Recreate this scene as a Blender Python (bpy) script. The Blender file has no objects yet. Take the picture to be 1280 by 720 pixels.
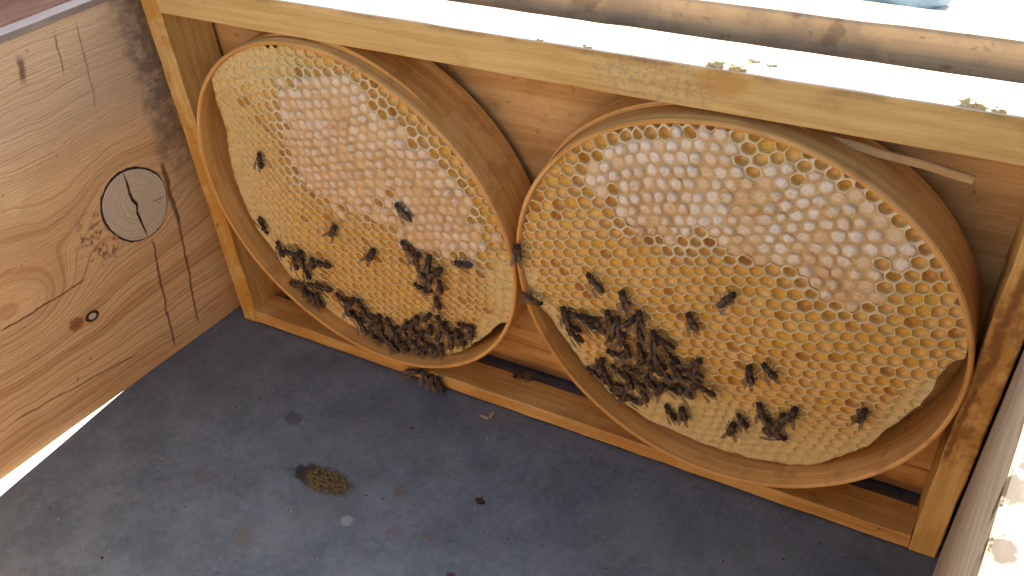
import bpy, bmesh, math, random
from mathutils import Vector, Matrix
from mathutils import noise as mnoise
random.seed(7)
R = math.radians
S = bpy.context.scene
COL = S.collection

# ------------------------------------------------------------------ camera
cam = bpy.data.cameras.new('camera'); cam_o = bpy.data.objects.new('camera', cam); COL.objects.link(cam_o)
cam.sensor_width = 36.0; cam.lens = 36.0 * 1103.314 / 1280.0
cam.clip_start = 0.005; cam.clip_end = 200.0
cam_o.location = (0.40374, -0.31324, 0.38849); cam_o.rotation_euler = (0.89499, 0.05938, 0.48748)
S.camera = cam_o
# ------------------------------------------------------------------ sky and sun
SUN_EL, SUN_AZ = 44.0, 7.5                       # the sun stands behind the hive, a little to its right
W_ = bpy.data.worlds.new('World'); S.world = W_; W_.use_nodes = True
wn = W_.node_tree; bg = wn.nodes['Background']
sky = wn.nodes.new('ShaderNodeTexSky'); sky.sky_type = 'NISHITA'; sky.sun_disc = False
sky.sun_elevation = R(SUN_EL); sky.sun_rotation = R(SUN_AZ)
sky.dust_density = 3.5; sky.ozone_density = 0.6; sky.air_density = 1.0
wn.links.new(sky.outputs[0], bg.inputs[0]); bg.inputs[1].default_value = 0.11
sl = bpy.data.lights.new('sun', 'SUN'); sl.energy = 5.0; sl.angle = R(0.5); sl.color = (1.0, 0.96, 0.88)
so = bpy.data.objects.new('sun', sl); COL.objects.link(so)
sd = Vector((math.sin(R(SUN_AZ)) * math.cos(R(SUN_EL)), math.cos(R(SUN_AZ)) * math.cos(R(SUN_EL)), math.sin(R(SUN_EL))))
so.rotation_euler = sd.to_track_quat('Z', 'Y').to_euler(); so.location = (0.3, 1.5, 1.5)
S.view_settings.view_transform = 'Standard'; S.view_settings.look = 'None'
S.view_settings.gamma = 1.0; S.view_settings.use_curve_mapping = False
S.view_settings.exposure = 1.75

# ------------------------------------------------------------------ node helper
class NT:
    def __init__(self, name):
        self.m = bpy.data.materials.new(name); self.m.use_nodes = True
        self.t = self.m.node_tree; self.p = self.t.nodes['Principled BSDF']
    def n(self, typ, **kw):
        nd = self.t.nodes.new('ShaderNode' + typ)
        for k, v in kw.items(): setattr(nd, k, v)
        return nd
    def put(self, sock, v):
        if hasattr(v, 'is_output') or isinstance(v, bpy.types.NodeSocket): self.t.links.new(v, sock)
        elif v is not None: sock.default_value = v
    def math(self, op, a, b=None, c=None, clamp=False):
        nd = self.n('Math', operation=op); nd.use_clamp = clamp
        for i, v in enumerate((a, b, c)):
            if v is not None: self.put(nd.inputs[i], v)
        return nd.outputs[0]
    def pos(self, kind='world'):
        d = self.__dict__.setdefault('pc', {})
        if kind not in d: d[kind] = self.pos_(kind)
        return d[kind]
    def pos_(self, kind):
        if kind == 'world': return self.n('NewGeometry').outputs['Position']
        return self.n('TexCoord').outputs[kind]
    def sep(self, v):
        nd = self.n('SeparateXYZ'); self.put(nd.inputs[0], v); return nd.outputs
    def comb(self, x, y, z):
        nd = self.n('CombineXYZ')
        for i, v in enumerate((x, y, z)): self.put(nd.inputs[i], v)
        return nd.outputs[0]
    def noise(self, vec, scale=1.0, detail=3.0, rough=0.55, dist=0.0):
        key = (vec.node.name, vec.name, scale, detail, rough, dist); self.c = getattr(self, 'c', {})
        if key in self.c: return self.c[key]
        nd = self.n('TexNoise'); self.put(nd.inputs['Vector'], vec)
        nd.inputs['Scale'].default_value = scale; nd.inputs['Detail'].default_value = detail
        nd.inputs['Roughness'].default_value = rough; nd.inputs['Distortion'].default_value = dist
        self.c[key] = nd.outputs[0]
        return nd.outputs[0]
    def ramp(self, f, a, b):                       # smooth 0..1 between a and b
        nd = self.n('MapRange', interpolation_type='SMOOTHSTEP'); self.put(nd.inputs[0], f)
        nd.inputs[1].default_value = a; nd.inputs[2].default_value = b
        return nd.outputs[0]
    def mix(self, f, a, b, mode='MIX'):
        nd = self.n('Mix', data_type='RGBA', blend_type=mode)
        self.put(nd.inputs[0], f)
        self.put(nd.inputs[6], (*a, 1) if isinstance(a, tuple) else a)
        self.put(nd.inputs[7], (*b, 1) if isinstance(b, tuple) else b)
        return nd.outputs[2]
    def bump(self, h, strength=0.3, dist=0.001):
        nd = self.n('Bump'); nd.inputs['Strength'].default_value = strength
        nd.inputs['Distance'].default_value = dist; self.put(nd.inputs['Height'], h)
        self.t.links.new(nd.outputs[0], self.p.inputs['Normal'])
    def scale(self, v, s):
        nd = self.n('VectorMath', operation='MULTIPLY'); self.put(nd.inputs[0], v); nd.inputs[1].default_value = s
        return nd.outputs[0]
    def out(self, col, rough=0.6, spec=0.35):
        self.put(self.p.inputs['Base Color'], col); self.put(self.p.inputs['Roughness'], rough)
        self.p.inputs['Specular IOR Level'].default_value = spec
        return self.m
    def blob(self, xyz, c, rad, pos=None, wob=0.5, nscale=120.0):   # soft irregular patch round a point
        pos = pos or self.pos()
        sc = self.n('VectorMath', operation='SUBTRACT'); self.put(sc.inputs[0], pos); sc.inputs[1].default_value = c
        q = self.scale(sc.outputs[0], tuple(1.0 / r for r in rad))
        ln = self.n('VectorMath', operation='LENGTH'); self.put(ln.inputs[0], q)
        d = self.math('ADD', ln.outputs['Value'], self.math('MULTIPLY', self.math('SUBTRACT', self.noise(pos, nscale, 4, 0.65), 0.5), wob * 2))
        return self.ramp(d, 1.0, 0.55)
    def streak(self, u, v, a, b, w, pos, wob=0.004):                # thin wandering mark along a segment in (u, v)
        ax, ay = a; bx_, by_ = b; L = math.hypot(bx_ - ax, by_ - ay); tx, ty = (bx_ - ax) / L, (by_ - ay) / L
        du = self.math('SUBTRACT', u, ax); dv = self.math('SUBTRACT', v, ay)
        al = self.math('ADD', self.math('MULTIPLY', du, tx), self.math('MULTIPLY', dv, ty))
        ac = self.math('ADD', self.math('MULTIPLY', du, -ty), self.math('MULTIPLY', dv, tx))
        nz = self.noise(pos, 90.0, 3)
        ac = self.math('ADD', ac, self.math('MULTIPLY', self.math('SUBTRACT', nz, 0.5), wob))
        m = self.ramp(self.math('ABSOLUTE', ac), w, w * 0.25)
        m = self.math('MULTIPLY', m, self.ramp(al, -0.002, 0.004))
        m = self.math('MULTIPLY', m, self.ramp(al, L + 0.003, L - 0.004))
        return self.math('MULTIPLY', m, self.ramp(self.noise(pos, 160.0, 3), 0.15, 0.42))

def wood_base(T, along, a1, a2, light, dark, fine=900.0, coarse=170.0, contrast=1.0, stretch=14.0, pos=None):
    """streaky softwood: along the grain, two directions across it"""
    pos = pos or T.pos()
    v1 = T.comb(T.math('MULTIPLY', along, fine / stretch / 3), T.math('MULTIPLY', a1, fine), T.math('MULTIPLY', a2, fine))
    f1 = T.noise(v1, 1.0, 3, 0.6)
    v2 = T.comb(T.math('MULTIPLY', along, coarse / stretch), T.math('MULTIPLY', a1, coarse), T.math('MULTIPLY', a2, coarse))
    f2 = T.noise(v2, 1.0, 3, 0.5, 0.3)
    big = T.noise(pos, 14.0, 2, 0.5)
    g = T.math('ADD', T.math('MULTIPLY', T.ramp(f1, 0.25, 0.75), 0.45), T.math('MULTIPLY', T.ramp(f2, 0.36, 0.64), 0.6))
    g = T.math('ADD', g, T.math('MULTIPLY', T.math('SUBTRACT', big, 0.5), 0.7))
    col = T.mix(T.math('MULTIPLY', g, contrast, clamp=True), light, dark)
    sm = T.ramp(T.noise(pos, 34.0, 5, 0.7), 0.52, 0.72)
    col = T.mix(T.math('MULTIPLY', sm, 0.28), col, tuple(v * 0.42 for v in dark))
    sp = T.ramp(T.noise(pos, 520.0, 2, 0.6), 0.66, 0.78)
    col = T.mix(T.math('MULTIPLY', sp, 0.45), col, (0.10, 0.05, 0.02))
    T.bump(T.math('ADD', T.math('MULTIPLY', f1, 0.6), T.math('MULTIPLY', f2, 0.6)), 0.6, 0.0007)
    return col, f1, f2

def wood(name, axis, light, dark, marks=None, **kw):
    T = NT(name); pos = T.pos(); x, y, z = T.sep(pos)
    a = {'x': (x, y, z), 'y': (y, x, z), 'z': (z, x, y)}[axis]
    col, f1, f2 = wood_base(T, *a, light, dark, pos=pos, **kw)
    if marks: col = marks(T, col, pos, x, y, z)
    return T.out(col, T.math('ADD', 0.5, T.math('MULTIPLY', f2, 0.25)))
# ------------------------------------------------------------------ materials
PINE_L, PINE_D = (0.72, 0.49, 0.18), (0.52, 0.30, 0.075)
def m_top(T, c, pos, x, y, z):
    grey = T.blob(None, (0.292, 0.0, 0.2285), (0.032, 0.05, 0.012), pos, 0.5, 130)
    speck = T.ramp(T.noise(pos, 420.0, 3, 0.7), 0.42, 0.62)
    c = T.mix(T.math('MULTIPLY', T.math('MULTIPLY', grey, speck), 0.5), c, (0.26, 0.22, 0.15))
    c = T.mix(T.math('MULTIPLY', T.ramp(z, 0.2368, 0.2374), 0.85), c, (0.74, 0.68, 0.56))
    edge = T.math('MULTIPLY', T.math('MULTIPLY', T.ramp(z, 0.2335, 0.2365), T.ramp(z, 0.2372, 0.2368)), T.ramp(T.noise(pos, 45.0, 4, 0.6), 0.45, 0.62))
    c = T.mix(T.math('MULTIPLY', edge, 0.55), c, (0.22, 0.14, 0.07))
    st = T.blob(None, (0.3195, 0.0, 0.232), (0.012, 0.03, 0.008), pos, 0.5, 150)
    return T.mix(T.math('MULTIPLY', st, 0.5), c, (0.48, 0.22, 0.03))
def m_left(T, c, pos, x, y, z):
    f = T.math('MULTIPLY', T.ramp(y, 0.006, 0.0008), T.ramp(T.noise(pos, 38.0, 4, 0.65), 0.36, 0.55))
    c = T.mix(T.math('MULTIPLY', f, 0.75), c, (0.50, 0.22, 0.015))
    d = T.math('MULTIPLY', T.ramp(y, 0.008, 0.001), T.ramp(T.noise(pos, 110.0, 4, 0.7), 0.60, 0.68))
    return T.mix(T.math('MULTIPLY', d, 0.8), c, (0.10, 0.045, 0.01))
def m_right(T, c, pos, x, y, z):
    zone = T.math('MULTIPLY', T.ramp(T.math('ADD', z, T.math('MULTIPLY', T.noise(pos, 90.0, 3), 0.03)), 0.072, 0.084), T.ramp(z, 0.215, 0.15))
    n = T.noise(pos, 75.0, 5, 0.68)
    w = T.math('ADD', n, T.math('MULTIPLY', zone, 0.10))
    d = T.math('MULTIPLY', T.ramp(w, 0.56, 0.70), zone)
    warm = T.math('MULTIPLY', zone, T.ramp(T.noise(pos, 40.0, 3), 0.38, 0.6))
    c = T.mix(T.math('MULTIPLY', warm, 0.6), c, (0.46, 0.19, 0.02))
    st = T.math('MAXIMUM', T.streak(x, z, (0.4408, 0.195), (0.4392, 0.115), 0.0034, pos, 0.008), T.streak(x, z, (0.4392, 0.118), (0.4372, 0.068), 0.0020, pos, 0.008))
    d = T.math('MAXIMUM', T.math('MULTIPLY', d, 0.75), st)
    return T.mix(T.math('MULTIPLY', d, 0.74), c, (0.15, 0.050, 0.014))
def m_bottom(T, c, pos, x, y, z):
    d = T.math('MULTIPLY', T.ramp(T.noise(pos, 85.0, 4, 0.7), 0.60, 0.67), T.ramp(x, 0.25, 0.42))
    c = T.mix(T.math('MULTIPLY', d, 0.85), c, (0.13, 0.04, 0.008))
    return T.mix(T.math('MULTIPLY', T.ramp(T.noise(pos, 30.0, 3), 0.4, 0.6), 0.5), c, (0.46, 0.20, 0.035))
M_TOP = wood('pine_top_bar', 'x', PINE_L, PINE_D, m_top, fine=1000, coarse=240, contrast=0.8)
M_SIDE_L = wood('pine_side_bar_stained', 'z', PINE_L, PINE_D, m_left, fine=1000, coarse=240)
M_SIDE_R = wood('pine_side_bar_propolis', 'z', (0.76, 0.50, 0.16), (0.58, 0.32, 0.075), m_right, fine=1000, coarse=240)
M_BOT = wood('pine_bottom_bar', 'x', (0.70, 0.43, 0.13), (0.50, 0.26, 0.06), m_bottom, fine=1000, coarse=240)
M_LATH = wood('pine_lath', 'x', (0.62, 0.42, 0.2), (0.46, 0.27, 0.1), fine=1200, coarse=300)

def m_rear(T, c, pos, x, y, z):
    up = T.math('MULTIPLY', T.ramp(z, 0.226, 0.236), T.ramp(T.noise(pos, 28.0, 4, 0.65), 0.42, 0.62))
    c = T.mix(T.math('MULTIPLY', T.ramp(z, 0.222, 0.232), 0.55), c, (0.46, 0.35, 0.24))
    c = T.mix(T.math('MULTIPLY', up, 0.6), c, (0.24, 0.17, 0.11))
    kn = T.blob(None, (0.352, 0.036, 0.242), (0.004, 0.03, 0.010), pos, 1.1, 200)
    kn2 = T.blob(None, (0.247, 0.036, 0.243), (0.008, 0.03, 0.006), pos, 1.1, 200)
    c = T.mix(T.math('MULTIPLY', T.math('MAXIMUM', kn, kn2), 0.4), c, (0.07, 0.03, 0.015))
    sp = T.ramp(T.noise(pos, 150.0, 4, 0.7), 0.60, 0.70)
    return T.mix(T.math('MULTIPLY', sp, 0.45), c, (0.15, 0.07, 0.03))
M_REAR = wood('rear_wall_wood', 'x', (0.74, 0.45, 0.17), (0.52, 0.26, 0.075), m_rear, fine=800, coarse=130)
def m_ledge(T, c, pos, x, y, z):
    d = T.math('MULTIPLY', T.math('MULTIPLY', T.ramp(T.noise(pos, 60.0, 4, 0.65), 0.54, 0.64), T.ramp(z, 0.2, 0.226)), 0.35)
    for cx, cy, rx, ry in LEDGE: d = T.math('MAXIMUM', d, T.blob(None, (cx, cy, 0.229), (rx * 1.3, ry * 1.3, 0.02), pos, 1.2, 260))
    return T.mix(T.math('MULTIPLY', d, 0.95), c, (0.045, 0.026, 0.010))
LEDGE = ((0.4345, -0.159, 0.0030, 0.0055), (0.4335, -0.176, 0.0028, 0.004), (0.4365, -0.150, 0.002, 0.003), (0.4395, -0.135, 0.003, 0.004))
M_BOXOUT = wood('weathered_wall_wood', 'y', (0.60, 0.49, 0.32), (0.42, 0.33, 0.21), m_ledge, fine=700, coarse=150)
M_FRONT = wood('front_wall_wood', 'x', (0.50, 0.33, 0.18), (0.34, 0.19, 0.08), fine=700, coarse=150)
M_REBATE = wood('red_brown_wood', 'y', (0.24, 0.12, 0.08), (0.13, 0.06, 0.045), fine=700, coarse=150)

def left_wall_mat():
    T = NT('knotty_wall_wood'); pos = T.pos(); x, y, z = T.sep(pos)
    g = z
    for (cy, cz, rr) in ((-0.0358, 0.1115, 0.022), (-0.086, 0.0613, 0.0055)):
        dy = T.math('SUBTRACT', y, cy); dz = T.math('SUBTRACT', z, cz)
        r2 = T.math('ADD', T.math('MULTIPLY', dy, dy), T.math('MULTIPLY', dz, dz))
        r2 = T.math('MAXIMUM', r2, rr * rr * 0.5)
        g = T.math('SUBTRACT', g, T.math('MULTIPLY', T.math('DIVIDE', dz, r2), rr * rr))
    def hump(cy, cz, wy, wz, amp):
        a = T.math('DIVIDE', T.math('SUBTRACT', y, cy), wy); b = T.math('DIVIDE', T.math('SUBTRACT', z, cz), wz)
        e = T.math('EXPONENT', T.math('MULTIPLY', T.math('ADD', T.math('MULTIPLY', a, a), T.math('MULTIPLY', b, b)), -1.0))
        return T.math('MULTIPLY', e, amp)
    g = T.math('ADD', g, hump(-0.125, 0.085, 0.050, 0.030, 0.062))
    g = T.math('ADD', g, hump(-0.06, 0.148, 0.055, 0.03, 0.016))
    g = T.math('ADD', g, T.math('MULTIPLY', T.math('SUBTRACT', T.noise(pos, 16.0, 2), 0.5), 0.016))
    # broad growth rings and finer late-wood lines
    ln = T.noise(T.comb(T.math('MULTIPLY', y, 2.0), T.math('MULTIPLY', g, 420.0), 0.0), 1.0, 2, 0.5)
    wide = T.noise(T.comb(T.math('MULTIPLY', y, 1.0), T.math('MULTIPLY', g, 75.0), 3.3), 1.0, 1, 0.4)
    fib = T.noise(T.comb(T.math('MULTIPLY', y, 30.0), T.math('MULTIPLY', z, 1400.0), 1.0), 1.0, 2, 0.6)
    late = T.ramp(ln, 0.50, 0.64)
    f = T.math('ADD', T.math('MULTIPLY', T.math('MULTIPLY', late, T.ramp(z, 0.20, 0.11)), 0.42), T.math('MULTIPLY', T.ramp(wide, 0.42, 0.66), 0.36))
    f = T.math('ADD', f, T.math('MULTIPLY', T.ramp(fib, 0.3, 0.7), 0.36), clamp=True)
    col = T.mix(f, (0.78, 0.50, 0.225), (0.46, 0.225, 0.075))
    tone = T.noise(pos, 11.0, 3)
    col = T.mix(T.math('MULTIPLY', T.ramp(tone, 0.42, 0.65), 0.45), col, (0.60, 0.44, 0.235))
    # weathered upper half
    top = T.math('MULTIPLY', T.ramp(z, 0.145, 0.185), 0.72)
    col = T.mix(top, col, T.mix(fib, (0.70, 0.51, 0.31), (0.46, 0.30, 0.17)))
    # blotchy dark grey band down the corner beside the frame, fading out lower
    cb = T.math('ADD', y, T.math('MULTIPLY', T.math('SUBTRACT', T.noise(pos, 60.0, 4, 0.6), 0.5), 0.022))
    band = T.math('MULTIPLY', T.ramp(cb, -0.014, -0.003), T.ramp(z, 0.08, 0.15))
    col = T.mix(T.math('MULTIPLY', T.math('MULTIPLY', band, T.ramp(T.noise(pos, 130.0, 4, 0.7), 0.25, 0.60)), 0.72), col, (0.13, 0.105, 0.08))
    # bark-like flecks beside the big knot, brown drips below it, small marks
    fl = T.math('MULTIPLY', T.blob(None, (-0.019, -0.062, 0.104), (0.05, 0.017, 0.022), pos, 0.5, 70), T.ramp(T.noise(pos, 210.0, 4, 0.7), 0.50, 0.60))
    col = T.mix(T.math('MULTIPLY', fl, 0.75), col, (0.15, 0.06, 0.025))
    red = T.blob(None, (-0.024, -0.0955, 0.0625), (0.05, 0.006, 0.005), pos, 0.6, 220)
    col = T.mix(T.math('MULTIPLY', red, 0.8), col, (0.25, 0.08, 0.02))
    for a, b, w, k in (((-0.034, 0.0846), (-0.0459, 0.0057), 0.0012, 0.75), ((-0.0127, 0.0897), (-0.0242, 0.0105), 0.0012, 0.75),
                       ((-0.0105, 0.128), (-0.0135, 0.085), 0.0022, 0.8),
                       ((-0.1338, 0.0852), (-0.0814, 0.0856), 0.0009, 0.85), ((-0.064, 0.217), (-0.0675, 0.204), 0.0028, 0.75),
                       ((-0.043, 0.221), (-0.046, 0.200), 0.0008, 0.6), ((-0.03, 0.222), (-0.036, 0.178), 0.0007, 0.5), ((-0.15, 0.030), (-0.07, 0.018), 0.0008, 0.7)):
        col = T.mix(T.math('MULTIPLY', T.streak(y, z, a, b, w, pos), k), col, (0.075, 0.028, 0.012))
    dots = T.ramp(T.noise(pos, 260.0, 2, 0.5), 0.72, 0.78)
    col = T.mix(T.math('MULTIPLY', dots, 0.6), col, (0.1, 0.045, 0.02))
    T.bump(T.math('ADD', T.math('MULTIPLY', late, -0.5), fib), 0.6, 0.0008)
    return T.out(col, 0.62, 0.3)
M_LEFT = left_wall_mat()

def knot_mat():
    T = NT('dead_knot_wood'); pos = T.pos(); x, y, z = T.sep(pos)
    q = T.comb(T.math('SUBTRACT', y, -0.036), T.math('SUBTRACT', z, 0.113), 0.0)
    ln = T.n('VectorMath', operation='LENGTH'); T.put(ln.inputs[0], q)
    rr = T.math('ADD', ln.outputs['Value'], T.math('MULTIPLY', T.noise(pos, 90.0, 2), 0.006))
    rings = T.noise(T.comb(T.math('MULTIPLY', rr, 900.0), 0.0, 0.0), 1.0, 1)
    c = T.mix(T.ramp(rings, 0.35, 0.65), (0.66, 0.54, 0.34), (0.50, 0.40, 0.25))
    c = T.mix(T.ramp(T.noise(pos, 55.0, 3), 0.45, 0.65), c, (0.52, 0.44, 0.32))
    c = T.mix(T.math('MULTIPLY', T.ramp(T.noise(pos, 330.0, 3, 0.6), 0.64, 0.72), 0.7), c, (0.10, 0.06, 0.035))
    for a, b in (((-0.026, 0.108), (-0.018, 0.1075)),):
        c = T.mix(T.math('MULTIPLY', T.streak(y, z, a, b, 0.0006, pos, 0.001), 0.85), c, (0.07, 0.04, 0.02))
    return T.out(c, 0.6)
M_KNOT = knot_mat()
def plain(name, col, rough=0.6, nscale=200.0, amt=0.35, spec=0.35, bump=0.2, metal=0.0):
    T = NT(name); pos = T.pos('Object'); n = T.noise(pos, nscale, 4, 0.6)
    c = T.mix(T.math('MULTIPLY', T.ramp(n, 0.3, 0.7), amt), col, tuple(v * 0.45 for v in col))
    T.bump(n, bump, 0.0006); T.p.inputs['Metallic'].default_value = metal
    return T.out(c, rough, spec)
M_BARK = plain('knot_bark', (0.045, 0.022, 0.012), 0.8, 500)
M_STRIP = plain('galvanised_strip', (0.55, 0.57, 0.62), 0.32, 120, 0.25, 0.5, 0.05, 0.9)

def hoop_mat():
    T = NT('bent_hoop_wood'); uvn = T.n('UVMap'); u, v, _ = T.sep(uvn.outputs[0]); pos = T.pos()
    col, f1, f2 = wood_base(T, u, v, 0.0, (0.82, 0.47, 0.15), (0.58, 0.265, 0.05), fine=1000, coarse=210, contrast=0.95, stretch=26, pos=pos)
    st = T.ramp(T.noise(pos, 50.0, 4, 0.65), 0.53, 0.66)
    col = T.mix(T.math('MULTIPLY', st, 0.4), col, (0.40, 0.16, 0.04))
    return T.out(col, 0.48, 0.4)
M_HOOP = hoop_mat()

def wax_mat():
    T = NT('beeswax'); at = T.n('Attribute'); at.attribute_name = 'tint'; pos = T.pos()
    n = T.noise(pos, 700.0, 4, 0.65); n2 = T.noise(pos, 150.0, 3)
    c = T.mix(T.math('MULTIPLY', T.ramp(n, 0.45, 0.75), 0.25), at.outputs['Color'], (0.58, 0.34, 0.10))
    c = T.mix(T.math('MULTIPLY', T.ramp(n2, 0.55, 0.75), 0.22), c, (0.86, 0.74, 0.58))
    T.bump(T.math('ADD', n, T.noise(pos, 330.0, 2)), 0.7, 0.0014)
    m = T.out(c, T.math('ADD', 0.30, T.math('MULTIPLY', n2, 0.35)), 0.42)
    T.p.inputs['Subsurface Weight'].default_value = 0.3
    T.p.inputs['Subsurface Radius'].default_value = (1.0, 0.55, 0.15); T.p.inputs['Subsurface Scale'].default_value = 0.003
    return m
M_WAX = wax_mat()
def honey_mat():
    T = NT('honey_in_cell'); at = T.n('Attribute'); at.attribute_name = 'tint'; pos = T.pos()
    n = T.noise(pos, 260.0, 3)
    c = T.mix(T.math('MULTIPLY', n, 0.5), at.outputs['Color'], (0.40, 0.17, 0.015))
    T.bump(n, 0.3, 0.0008)
    return T.out(c, 0.18, 0.5)
M_HONEY = honey_mat()

def floor_mat():
    T = NT('dull_zinc_sheet'); pos = T.pos(); x, y, z = T.sep(pos)
    n1 = T.noise(pos, 28.0, 5, 0.68); n2 = T.noise(pos, 240.0, 4, 0.7); n3 = T.noise(pos, 9.0, 3)
    f = T.math('ADD', T.math('MULTIPLY', n1, 0.7), T.math('MULTIPLY', n2, 0.4))
    c = T.mix(T.ramp(f, 0.38, 0.74), (0.104, 0.130, 0.152), (0.185, 0.222, 0.246))
    c = T.mix(T.math('MULTIPLY', T.ramp(n3, 0.5, 0.65), 0.2), c, (0.15, 0.16, 0.155))
    pale = T.ramp(T.noise(pos, 300.0, 4, 0.8), 0.60, 0.72)
    c = T.mix(T.math('MULTIPLY', pale, 0.35), c, (0.42, 0.43, 0.44))
    dark = T.ramp(T.noise(pos, 170.0, 3, 0.6), 0.69, 0.75)
    c = T.mix(T.math('MULTIPLY', dark, 0.75), c, (0.03, 0.028, 0.025))
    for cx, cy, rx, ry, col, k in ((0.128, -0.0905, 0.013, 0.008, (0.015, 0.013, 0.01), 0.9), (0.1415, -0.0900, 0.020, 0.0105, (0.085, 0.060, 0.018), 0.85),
                                   (0.2266, -0.0655, 0.0040, 0.0022, (0.01, 0.009, 0.008), 0.95), (0.1675, -0.1075, 0.0045, 0.0040, (0.36, 0.37, 0.38), 0.6),
                                   (0.193, -0.1035, 0.0035, 0.003, (0.18, 0.09, 0.05), 0.45), (0.214, -0.0965, 0.003, 0.003, (0.22, 0.10, 0.05), 0.5),
                                   (0.122, -0.1395, 0.007, 0.006, (0.17, 0.13, 0.07), 0.4), (0.183, -0.078, 0.005, 0.004, (0.16, 0.11, 0.05), 0.5), (0.074, -0.118, 0.008, 0.006, (0.15, 0.10, 0.07), 0.3),
                                   (0.236, -0.112, 0.0035, 0.0025, (0.06, 0.02, 0.015), 0.8), (0.093, -0.06, 0.008, 0.006, (0.05, 0.045, 0.04), 0.5)):
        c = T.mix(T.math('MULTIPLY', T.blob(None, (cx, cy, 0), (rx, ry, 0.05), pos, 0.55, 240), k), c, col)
    T.bump(T.math('ADD', n1, T.math('MULTIPLY', n2, 0.35)), 0.25, 0.001)
    T.p.inputs['Metallic'].default_value = 0.35
    return T.out(c, T.math('ADD', 0.42, T.math('MULTIPLY', n2, 0.25)), 0.4)
M_FLOOR = floor_mat()
M_GROUND = plain('pale_concrete', (0.62, 0.60, 0.56), 0.85, 12.0, 0.25)
M_CRUMB = plain('olive_wax_crumb', (0.15, 0.105, 0.032), 0.6, 600, 0.7, 0.4, 0.5)
M_BURR = plain('yellow_burr_wax', (0.74, 0.60, 0.30), 0.6, 500, 0.4, 0.4, 0.4)
M_FLAKE = plain('dry_wax_flake', (0.42, 0.32, 0.17), 0.6, 500, 0.3)
M_CLOTH = plain('faded_blue_cloth', (0.40, 0.52, 0.56), 0.9, 60, 0.3)

def bee_mat():
    T = NT('bee_body'); pos = T.pos('Object'); x, y, z = T.sep(pos)
    st = T.math('SINE', T.math('MULTIPLY', T.math('ADD', x, 0.0011), 2 * math.pi / 0.00125))
    band = T.math('MULTIPLY', T.ramp(st, -0.1, 0.6), T.math('MULTIPLY', T.ramp(x, -0.0003, -0.0012), T.ramp(x, -0.0068, -0.0048)))
    n = T.noise(pos, 2500.0, 3, 0.7)
    c = T.mix(band, (0.024, 0.014, 0.008), (0.30, 0.16, 0.055))
    thor = T.math('MULTIPLY', T.ramp(x, 0.0002, 0.0008), T.ramp(x, 0.0040, 0.0032))
    c = T.mix(T.math('MULTIPLY', thor, T.math('ADD', 0.25, n)), c, (0.14, 0.088, 0.045))
    inf = T.n('ObjectInfo'); c = T.mix(T.math('MULTIPLY', inf.outputs['Random'], 0.7), c, (0.026, 0.015, 0.009))
    T.bump(n, 0.7, 0.0008)
    return T.out(c, 0.45, 0.4)
M_BEE = bee_mat()
M_LEG = plain('bee_leg', (0.028, 0.017, 0.010), 0.5, 800)
def wing_mat():
    T = NT('bee_wing'); pos = T.pos('Object')
    n = T.n('TexVoronoi', feature='DISTANCE_TO_EDGE'); T.put(n.inputs['Vector'], pos); n.inputs['Scale'].default_value = 900.0
    vein = T.ramp(n.outputs[0], 0.10, 0.02)
    c = T.mix(vein, (0.27, 0.20, 0.14), (0.07, 0.042, 0.025))
    T.put(T.p.inputs['Alpha'], T.math('ADD', 0.34, T.math('MULTIPLY', vein, 0.45)))
    return T.out(c, 0.28, 0.5)
M_WING = wing_mat()
D_outlineL = [(-77.3,72.5),(-79.5,66.3),(-84.8,50),(-87.1,35.6),(-91.4,19.5),(-93.4,-1),(-89,-23.7),(-85.4,-35.9),(-73.3,-48.6),(-68.3,-66),(-53.6,-80.6),(-35.9,-90.7),(-19.6,-96.6),(-0.5,-99.9),(22.8,-99),(47.7,-91.8),(61.4,-82.5),(67.2,-75.6),(75.3,-67),(81.9,-57.7),(87.3,-49.6),(94.4,-46.4),(97.2,-40.3),(99.3,-34),(100.9,-27.6),(102.1,-21.1),(102.8,-14.5),(103,-8),(102.7,-1.4),(102,5),(100.8,11.4),(99.3,17.6),(97.3,23.7),(95,29.6),(92.3,35.3),(89.3,40.8),(86.1,46.1),(82.5,51.2),(78.8,56),(74.8,60.6),(70.6,65),(66.2,69.2),(61.6,73.1),(56.8,76.8),(51.9,80.3),(46.8,83.6),(41.5,86.6),(36.1,89.4),(30.5,91.9),(24.8,94.2),(18.9,96.1),(12.9,97.8),(6.7,99.1),(0.5,100),(-5.9,100.6),(-12.3,100.7),(-18.8,100.5),(-25.3,99.8),(-31.7,98.6),(-38.1,96.9),(-44.4,94.8),(-50.5,92.2),(-56.5,89.2),(-62.2,85.7),(-67.6,81.8),(-72.7,77.4)]
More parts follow.
